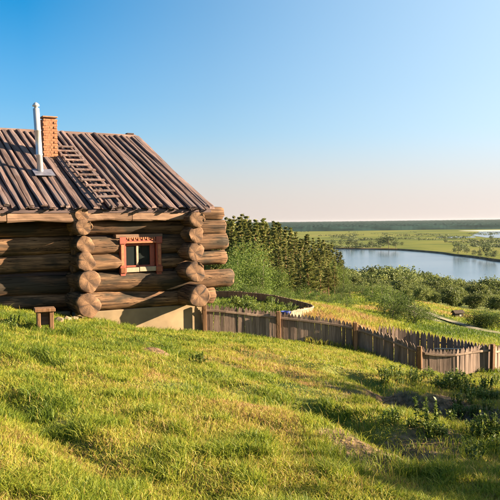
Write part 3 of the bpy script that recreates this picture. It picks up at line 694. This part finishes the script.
def broad(seed, h, mat, nclump, per, size, shape=(.26, .26, .42), zc=.56, stems=1, ragged=.22, bark='greybark'):
    rg = np.random.default_rng(seed); P = []; tint = []
    limbs = [(h*rg.uniform(.15, .5), rg.uniform(0, 6.28), h*shape[0]*rg.uniform(.5, .95), h*rg.uniform(.1, .35), h*.008) for _ in range(9)]
    for i in range(nclump):
        d = rg.normal(size=3); d /= np.linalg.norm(d); q = rg.uniform(.35, 1.0)**.5*(1+rg.normal(0, ragged*.6))
        c = np.array([d[0]*shape[0]*h*q, d[1]*shape[1]*h*q, zc*h+d[2]*shape[2]*h*q]); c[2] = max(c[2], h*.08)
        sp = h*.085*rg.uniform(.6, 1.3)
        P.append(c+rg.normal(size=(per, 3))*sp*np.array([1, 1, .75])); tint.append(np.full(per, np.clip(.5+rg.normal(0, .2), 0, 1))+rg.normal(0, .1, per))
    P = np.concatenate(P); P[:, 2] = np.maximum(P[:, 2], .03*h); V, T = leaf_quads(P, size, .15, 1.4, rg)
    return npmesh('crown', V, T, mat, {'tint': np.repeat(np.clip(np.concatenate(tint), 0, 1), 4)}), trunk_mesh(h*.85, h*.016, M[bark], .02, limbs), None
def plant_tree(name, var, x, y, z, sc, label, cat, group, sz=None):
    cr, tr, _ = var; o = empty(name, (x, y, z), random.uniform(0, 6.28), sc)
    if sz: o.scale = (sc*sz, sc*sz, sc)
    link('trunk', tr, o); link('crown', cr, o); return tag(o, label, cat, group)
PINES = [pine(s, 14) for s in range(12)]
BIRCH = [broad(20+s, 8, M['birch'], 80, 60, .12, (.115, .115, .44), .53) for s in range(5)]
BUSH = [broad(50+s, 3, M['bush'], 50, 40, .085, (.38, .38, .38), .46) for s in range(4)]
SHADE = [broad(30+s, 8, M['birch'], 130, 50, .16, (.27, .27, .42), .52) for s in range(2)]
SHRUB = [broad(40+s, 3, M['birch'], 60, 40, .075, (.40, .40, .36), .45) for s in range(4)]
WILL = [broad(60+s, 6, M['willow'], 70, 60, .26, (.40, .40, .36), .46, ragged=.1) for s in range(6)]
FARS = [broad(80+s, 9, M['farleaf'], 34, 14, .55, (.32, .32, .38), .55) for s in range(4)]
# pine stand: silhouette of tops in the photo (px -> py of the tree top)
topx = [224, 235, 250, 270, 290, 305, 320, 335, 346]; topy = [217, 218, 217, 222, 229, 236, 241, 249, 262]
def topline(px): return float(np.interp(px, topx, topy))
ntree = 0
def stand(px, Y, dy, kind, jitter=1.0):
    X = (px-250)/F*Y; z = h1(X, Y); topz = (hor(px)-(topline(px)+dy))/F*Y; hh = topz-z
    return X, Y, z, hh
for row, (Y, dy, st) in enumerate([(156, -1, 4.4), (144, 2, 5.2), (131, 7, 6.2), (112, 17, 7.5)]):
    px = 200+random.uniform(0, 4)
    while px < 342-(0 if row < 2 else 6*row):
        X, Yj, z, hh = stand(px, Y+random.uniform(-5, 5), dy+random.uniform(-3, 10), 0)
        if 4 < hh < 26:
            plant_tree('pine_tree', random.choice(PINES), X, Yj, z, hh/14, 'tall warm-lit pine in the dense stand right of the cabin', 'tree', 'pines of the stand behind the cabin', random.uniform(.85, 1.2)); ntree += 1
        px += st*random.uniform(.65, 1.35)
for k in range(26):      # young pines filling the foot of the stand
    px = 228+k*4.4+random.uniform(-2, 2); Y = random.uniform(78, 100); X = (px-250)/F*Y; z = h1(X, Y); hh = (hor(px)-(random.uniform(255, 278)+max(0, px-310)*.25))/F*Y-z
    if hh > 1.5: plant_tree('young_pine', random.choice(PINES), X, Y, z, hh/14, 'short young pine at the foot of the tall pine stand', 'tree', 'young pines at the foot of the stand', random.uniform(1.5, 2.1))
# pale green birches and bushes at the foot of the stand
for (px, Y, top) in [(237, 70, 249), (244, 76, 243), (255, 74, 243), (262, 70, 252), (271, 78, 266), (231, 66, 260), (282, 78, 270), (334, 96, 262), (343, 98, 265)]:
    X = (px-250)/F*Y; z = h1(X, Y); hh = (hor(px)-top)/F*Y-z
    if hh > 1: plant_tree('birch_tree', random.choice(BIRCH), X, Y, z, hh/8, 'light green young birch at the foot of the pine stand', 'tree', 'young birches before the pines', random.uniform(.95, 1.3))
px = 226
while px < 348:
    Y = random.uniform(40, 58); X = (px-250)/F*Y; z = h1(X, Y); top = 285+random.uniform(-6, 6)+max(0, (px-300))*.08
    hh = (hor(px)-top)/F*Y-z
    if hh > .5: plant_tree('green_bush', random.choice(SHRUB+BUSH), X, Y, z, min(hh, 3.2)/3, 'leafy bright green bush between garden edging and pine stand', 'bush', 'bushes below the pine stand', random.uniform(.8, 1.2))
    px += random.uniform(4, 8)
# bushes beside the track; right-hand ones added to stand for a shaded band
for (px, py, s) in [(372, 303, 2.6), (382, 306, 2.8), (392, 311, 2.6), (400, 318, 2.4), (408, 322, 2.3), (414, 326, 1.9), (420, 320, 1.6), (350, 300, 2.0), (343, 296, 2.4), (385, 316, 2.2), (393, 323, 1.7), (362, 297, 2.2), (355, 292, 2.6), (338, 300, 2), (402, 312, 2.0), (430, 323, 1.5),  (474, 326.5, 1.9), (482, 327.5, 1.8), (490, 328.5, 2.0), (498, 329.5, 1.9), (506, 330.5, 1.9), (486, 326.5, 1.8)]:
    x, y, z = ground_at(px, py); plant_tree('slope_bush', random.choice(BUSH), x, y, z-.1, s*.72/3, 'dark rounded bush in the row along the downhill track', 'bush', 'bushes along the track', 1.15)
# river-side willows: every crown its own tree
for (y0, y1, st, hmin, hmax) in [(100, 118, 8, 1.6, 3.2), (120, 135, 8, 2.2, 4), (138, 156, 7.5, 3, 5), (160, 185, 8, 4.5, 7.5), (195, 225, 9, 6, 10), (235, 265, 9, 7, 11), (275, 310, 9, 6, 10), (320, 350, 8, 5, 8)]:
    px = 336+random.uniform(0, 4)
    while px < 512:
        Y = random.uniform(y0, y1); X = (px-250)/F*Y; z = h1(X, Y)
        top = hor(px)-(hor(px)-0); hh = random.uniform(hmin, hmax)
        vis = hor(px)-(z+hh)/Y*F
        if y0 < 130 and (px < 385 or random.random() < .35): px += st; continue
        if px > 410 and y0 > 190: hh *= 1-.42*min(1, (px-410)/60)
        if z < -33.6: px += st*.5; continue
        plant_tree('willow_tree', random.choice(WILL), X, Y, z-.1, hh/6, 'rounded olive green willow in the thicket along the near river bank', 'tree', 'willows along the near river bank', random.uniform(.9, 1.25))
        px += st*random.uniform(.7, 1.35)
# single trees on the far bank
for (px, py, h) in [(333, 246, 9), (341, 247, 11), (350, 247.5, 12), (356, 246.5, 9), (362, 248, 8), (372, 247, 9), (381, 248.2, 15), (389, 248.4, 17), (396, 248.6, 10), (345, 243, 6), (402, 246, 6), (459, 254, 13), (463, 252, 8), (467, 254.5, 7), (474, 256, 6), (480, 257.5, 7), (487, 257, 13), (489, 258.6, 6), (494, 259, 8), (455, 253.4, 5), (446, 243, 6), (470, 242, 6), (492, 241, 9)]:
    X, Y = plain_at(px, py); plant_tree('far_tree', random.choice(FARS), X, Y, PZ-.1, h/9, 'small grey-green tree on the far side of the river', 'tree', 'trees on the far bank', random.uniform(1, 1.5))
PP = []
for k in range(2600):
    py = 232+17*random.random()**.8; px = random.uniform(290, 520)
    d_ = fbm(np.array([px*.035+5]), np.array([py*.45]), 3)[0]
    if d_ < .49: continue
    X, Y = plain_at(px, py)
    if py > np.interp(px, [q[0] for q in shore_px], [q[1] for q in shore_px])-1.2: continue
    hh = random.uniform(.9, 2.4); c = np.array([X, Y, PZ+hh*.5]); m_ = 9
    PP.append(c+RNG.normal(size=(m_, 3))*np.array([hh*2.2, hh*1.2, hh*.3]))
PP = np.concatenate(PP); PP[:, 2] = np.maximum(PP[:, 2], PZ+.3); V, T = leaf_quads(PP, 1.9, .1, 1.3)
tag(link('far_scrub', npmesh('far_scrub', V, T, M['farleaf'], {'tint': np.repeat(RNG.random(len(PP)), 4)})), 'low scrub scattered over the plain beyond the river', 'scrub', kind='stuff')

# downhill track, handrail, shed
tp = [ground_at(px, py) for px, py in [(368, 287), (380, 293.5), (394, 301), (408, 308.5), (424, 315.5), (442, 322), (462, 327.5), (482, 331.5), (505, 335)]]
tl = smooth_line([(a, b_) for a, b_, c in tp], 4)
for nm, o0, o1 in (('track', -1.1, -.4), ('track', .4, 1.1)):
    V = []; Fc = []
    for i, p in enumerate(tl):
        t = (tl[min(i+1, len(tl)-1)]-tl[max(i-1, 0)]).normalized(); nn = Vector((-t.y, t.x))
        for o_ in (o0, (o0+o1)/2, o1): q = p+nn*(o_+random.uniform(-.06, .06)); V.append((q.x, q.y, h1(q.x, q.y)+.06))
    for i in range(len(tl)-1):
        for k in (0, 1): Fc.append((3*i+k, 3*i+k+1, 3*i+k+4, 3*i+k+3))
    tag(link(nm, pmesh(nm, V, Fc, M['track'])), 'pale rut of the dirt track winding downhill', kind='structure')
hr = empty('handrail', (tl[0].x, tl[0].y, h1(*tl[0]))); tag(hr, 'dark wooden handrail beside the dirt track on the slope', 'railing')
hb = hr.location.copy(); rs = resample([p for p in tl], 2.0); rs = rs[:len(rs)*5//9]
for i, (p, t) in enumerate(rs):
    nn = Vector((-t.y, t.x)); q = p+nn*1.7; z = h1(q.x, q.y)
    o = link('post', bmmesh('post', box((-.05, -.05, -.2), (.05, .05, .55), .01), M['shed']), hr); o.location = Vector((q.x, q.y, z))-hb
    if i+1 < len(rs):
        p2, t2 = rs[i+1]; q2 = p2+Vector((-t2.y, t2.x))*1.7; z2 = h1(q2.x, q2.y)
        for hh in (.25, .5):
            A_ = Vector((q.x, q.y, z+hh)); B_ = Vector((q2.x, q2.y, z2+hh)); d = B_-A_; ex = d.normalized(); ey = Vector((-ex.y, ex.x, 0)).normalized(); ez = ex.cross(ey)
            mt = Matrix((ex, ey, ez)).transposed().to_4x4(); mt.translation = A_-hb+ey*.07
            o = link('rail', bmmesh('rail', box((0, -.02, -.05), (d.length, .02, .04)), M['shed']), hr); o.matrix_local = mt
x, y, z = ground_at(458, 318); shed = empty('small_shed', (x, y, z), R(15), .55); tag(shed, 'tiny dark shed with a pale window among valley bushes', 'shed')
boxo('wall', shed, (-.62, -.4, -.2), (.62, .4, .62), M['shed']); boxo('window', shed, (-.02, -.43, .2), (.26, -.402, .5), M['whitewood'])
V = [(-.75, -.55, .6), (.75, -.55, .6), (.75, 0, .95), (-.75, 0, .95), (.75, .55, .6), (-.75, .55, .6), (-.75, -.55, .66), (.75, -.55, .66), (.75, 0, 1.01), (-.75, 0, 1.01), (.75, .55, .66), (-.75, .55, .66)]
link('roof', pmesh('roof', V, [(0, 3, 2, 1), (3, 5, 4, 2), (6, 7, 8, 9), (9, 8, 10, 11), (0, 1, 7, 6), (4, 5, 11, 10), (1, 2, 8, 7), (2, 4, 10, 8), (3, 0, 6, 9), (5, 3, 9, 11)], M['shed']), shed)

# ------------------------------------------------------------------ off-frame trees on the right that throw the foreground shade
for (x, y, h) in [(12, 6.0, 5.3), (12.4, 7.3, 5.5), (13.2, 8.6, 5.2), (13.6, 9.9, 5.4), (14.0, 11.2, 6.3), (14.4, 12.4, 6.2), (15.4, 14.0, 6.1)]:
    plant_tree('shade_tree', random.choice(SHADE), x, y, h1(x, y)-.1, h/8, 'leafy tree right of the picture that shades the foreground', 'tree', 'trees outside the right edge', 1.0)

# ------------------------------------------------------------------ grass
def blades(X, Y, hgt, wid, lean, tint, seed):
    rg = np.random.default_rng(seed); n_ = len(X); Z = H(X, Y)-.02
    a = rg.uniform(0, 6.283, n_); b_ = rg.uniform(0, 6.283, n_); ln = hgt*lean*rg.uniform(.2, 1.3, n_)
    dx, dy = np.cos(a)*ln, np.sin(a)*ln; sx, sy = np.cos(b_)*wid*.5, np.sin(b_)*wid*.5
    B = np.stack([X, Y, Z], 1); Sv = np.stack([sx, sy, np.zeros(n_)], 1)
    Md = B+np.stack([dx*.35, dy*.35, hgt*.58], 1); Tp = B+np.stack([dx, dy, hgt*(1-.25*np.minimum(lean, 1))], 1)
    V = np.stack([B-Sv, B+Sv, Md-Sv*.75, Md+Sv*.75, Tp], 1).reshape(-1, 3)
    o = np.arange(n_)[:, None]*5
    T = np.concatenate([o+np.array([[0, 1, 3]]), o+np.array([[0, 3, 2]]), o+np.array([[2, 3, 4]])], 1).reshape(-1, 3)
    return V, T, np.repeat(tint, 5)
def in_house(X, Y):
    c, s = math.cos(HA), math.sin(HA); u = (X-WX)*c+(Y-WYY)*s; v_ = -(X-WX)*s+(Y-WYY)*c
    return (v_ > -.12) & (u < .05)
NB = 600000
Yg = (RNG.uniform(3.9**.55, 21.3**.55, NB))**(1/.55); rr_ = RNG.uniform(-.45, .56, NB); Xg = rr_*(Yg+1.0)
dn = fbm(Xg*2.3, Yg*2.3, 3); clump = fbm(Xg*.8+70, Yg*.8, 3)
bm_ = np.maximum(bare_shade_mask(Xg, Yg), 1-sstep(.2, .40, np.hypot(Xg+1.62, Yg-12.4)))
keep = (RNG.random(NB) > bm_*.93) & ~in_house(Xg, Yg) & (RNG.random(NB) < .1+1.7*dn)
Xg, Yg, dn, clump = Xg[keep], Yg[keep], dn[keep], clump[keep]
dry = fbm(Xg*.55+11, Yg*.55+3, 4); cen = np.exp(-((Xg-.7)/1.9)**2-((Yg-11)/4.5)**2)
tint = np.clip(.57+(dry-.46)*.6+.24*cen*sstep(.44, .52, dry)+RNG.normal(0, .13, len(Xg))-.10*sstep(.5, .7, clump)-.08*(Xg < -1.5), 0, 1)
tuft = sstep(.50, .66, fbm(Xg*3.1+7, Yg*3.1+1, 2)/.75); lush = np.clip(clump*2.0-.6, 0, 1)
hg = (.06+.05*lush+.08*tuft*(.4+lush))*(1-.3*cen)*RNG.uniform(.55, 1.35, len(Xg))
tint = np.clip(tint+.07+.05*sstep(-1.5, .5, Xg)+.16*sstep(.6, 1.6, Xg)*(1-sstep(11, 14, Yg))-.16*tuft+.10*(1-tuft)*(RNG.random(len(Xg)) < .4), 0, 1)
V, T, tt = blades(Xg, Yg, hg, .0050+.00042*Yg, .75, tint, 5)
tag(link('grass', npmesh('grass', V, T, M['grass'], {'tint': tt})), 'sunlit yellow-green meadow grass of the foreground slope', 'grass', kind='stuff')
# dead stalks standing in the turf
NS = 4500; Ys = (RNG.uniform(4.2**.7, 20.5**.7, NS))**(1/.7); Xs = RNG.uniform(-.42, .42, NS)*(Ys+1)
ks = (fbm(Xs*1.1+90, Ys*1.1, 3) > .47) & ~in_house(Xs, Ys); Xs, Ys = Xs[ks], Ys[ks]
V, T, tt = blades(Xs, Ys, RNG.uniform(.10, .24, len(Xs)), .0030+.00045*Ys, .55, np.clip(RNG.normal(.84, .08, len(Xs)), 0, 1), 9)
tag(link('dry_stalks', npmesh('dry_stalks', V, T, M['grass'], {'tint': tt})), 'thin straw-coloured dead stalks standing among the foreground grass', 'grass', kind='stuff')
# tall dry grass behind the fence
NB = 200000
Yg = np.exp(RNG.uniform(math.log(21.2), math.log(95), NB)); rr_ = RNG.uniform(-.12, .45, NB); Xg = rr_*Yg
garden = (Xg < .075*Yg+.0) & (Yg < 31); keep = ~in_house(Xg, Yg) & (RNG.random(NB) < .4+1.2*fbm(Xg*.5, Yg*.5, 3)) & ~(garden & (RNG.random(NB) < .45))
TL = np.array([(p.x, p.y) for p in tl]); dt = np.min(np.hypot(Xg[:, None]-TL[None, :, 0], Yg[:, None]-TL[None, :, 1]), 1); keep &= dt > 1.7
Xg, Yg = Xg[keep], Yg[keep]; garden = garden[keep]
dry = fbm(Xg*.25+31, Yg*.2+3, 4)
tint = np.clip(np.where(garden, .30, .55+(dry-.46)*1.5)+RNG.normal(0, .15, len(Xg)), 0, 1)
hg = np.where(garden, .12, .14+.22*dry)*RNG.uniform(.5, 1.2, len(Xg))
V, T, tt = blades(Xg, Yg, hg, .004+.0007*Yg, .7, tint, 6)
tag(link('tall_grass', npmesh('tall_grass', V, T, M['grass'], {'tint': tt})), 'tall dry grass on the slope behind the picket fence', 'grass', kind='stuff')

# ------------------------------------------------------------------ weeds
def weed(seed, h, ns, lf):
    rg = np.random.default_rng(seed); P = []; D = []; V0 = []; F0 = []
    for s in range(ns):
        a = rg.uniform(0, 6.28); ln = rg.uniform(.05, .35)*h; hh = h*rg.uniform(.6, 1.05); bx_, by_ = rg.normal(0, .09, 2)
        k = int(hh/.022)
        for i in range(k):
            t = (i+1)/k; b_ = rg.uniform(0, 6.28); r_ = lf*.55*(1-.45*t)
            P.append((bx_+ln*t*math.cos(a)+r_*math.cos(b_), by_+ln*t*math.sin(a)+r_*math.sin(b_), hh*t)); D.append((math.cos(b_), math.sin(b_), .2))
        b0 = len(V0)
        for t in (0, 1):
            for q in range(3): V0.append((bx_+ln*t*math.cos(a)+.006*math.cos(q*2.1), by_+ln*t*math.sin(a)+.006*math.sin(q*2.1), hh*t-.03))
        for q in range(3): F0.append((b0+q, b0+(q+1) % 3, b0+3+(q+1) % 3, b0+3+q))
    P = np.array(P); V, T = leaf_quads(P, lf, .1, 1.9, rg, np.array(D)); ti = np.repeat(np.clip(rg.normal(.5, .25, len(P)), 0, 1), 4)
    return npmesh('foliage', V, T, M['weed'], {'tint': ti}), pmesh('stem', V0, F0, M['weed'])
WEEDS = [weed(s, h, ns, lf) for s, (h, ns, lf) in enumerate([(.38, 12, .042), (.30, 15, .036), (.5, 11, .045), (.24, 16, .04)])]
def put_weed(px, py, sc, label, group=None, k=None):
    x, y, z = ground_at(px, py); o = empty('weed_plant', (x, y, z), random.uniform(0, 6.28), sc)
    f, s = WEEDS[random.randrange(4) if k is None else k]; link('foliage', f, o); link('stem', s, o); return tag(o, label, 'weed', group)
put_weed(197, 364, .75, 'lone dark leafy weed in the open grass below the foundation', None, 3)
for k in range(26):
    px = random.uniform(438, 500); put_weed(px, random.uniform(380, 400)+(px-438)*.1, random.uniform(.45, .75), 'bright leafy weed in the patch below the right fence end', 'weeds below the right fence end')
for k in range(14):
    put_weed(random.uniform(470, 500), random.uniform(395, 470), random.uniform(.4, .65), 'leafy weed along the right edge beside the earth hollow', 'weeds along the right edge')
for k in range(11):
    a = random.uniform(0, 6.28); put_weed(425+55*math.cos(a)*random.uniform(.5, 1), 412+28*math.sin(a)*random.uniform(.4, 1), random.uniform(.35, .7), 'tall nettle-like weed growing in the brown earth hollow', 'weeds in the earth hollow')
for k in range(9):
    put_weed(random.uniform(0, 34), random.uniform(322, 332), random.uniform(.35, .6), 'dark green weed at the foot of the left log wall', 'weeds at the left wall')
for k in range(16):
    put_weed(random.uniform(375, 440), random.uniform(376, 388), random.uniform(.4, .7), 'low green weed at the foot of the sagging fence panel', 'weeds along the fence foot')
# garden crop rows
for k in range(46):
    Y = random.uniform(22.6, 29.5); px = random.uniform(228, 298 if Y > 24 else 280); X = (px-250)/F*Y
    o = empty('garden_plant', (X, Y, h1(X, Y)), random.uniform(0, 6.28), random.uniform(.6, 1.1)); f, s = WEEDS[random.choice((1, 3))]; link('foliage', f, o); link('stem', s, o)
    tag(o, 'leafy green garden plant inside the low plank edging', 'plant', 'plants in the garden plot')

ORD = 'first second third fourth fifth sixth seventh eighth ninth tenth eleventh twelfth thirteenth fourteenth fifteenth sixteenth seventeenth eighteenth nineteenth twentieth twenty-first twenty-second twenty-third twenty-fourth twenty-fifth twenty-sixth twenty-seventh twenty-eighth twenty-ninth thirtieth'.split()
for nm, tx in (('birch_tree', 'light green young birch before the pines, {} from the cabin'), ('slope_bush', 'dark rounded bush beside the downhill track, {} from the left'), ('stone', 'tan rubble stone by the foundation, {} from the left'), ('shade_tree', 'leafy tree outside the right edge shading the grass, {} nearest')):
    os_ = [o for o in COL.objects if o.parent is None and o.name.split('.')[0] == nm]
    os_.sort(key=lambda o: o.location.y if nm == 'shade_tree' else o.location.x/o.location.y)
    for o, q in zip(os_, ORD): o['label'] = tx.format(q)

# ------------------------------------------------------------------ haze
HZ = True
if HZ:
    m = bpy.data.materials.new('haze_air'); m.use_nodes = True; n = m.node_tree; n.nodes.clear()
    pv = n.nodes.new('ShaderNodeVolumePrincipled'); pv.inputs['Color'].default_value = (.93, .95, 1, 1); pv.inputs['Density'].default_value = .000012; pv.inputs['Anisotropy'].default_value = .3
    ou = n.nodes.new('ShaderNodeOutputMaterial'); n.links.new(pv.outputs[0], ou.inputs['Volume'])
    o = link('haze', bmmesh('haze', box((-17000, -400, -42), (17000, 9700, 12)), m)); tag(o, 'thin pale evening haze over the river plain', 'haze', kind='stuff')
print('pines', ntree, 'objects', len(bpy.data.objects))
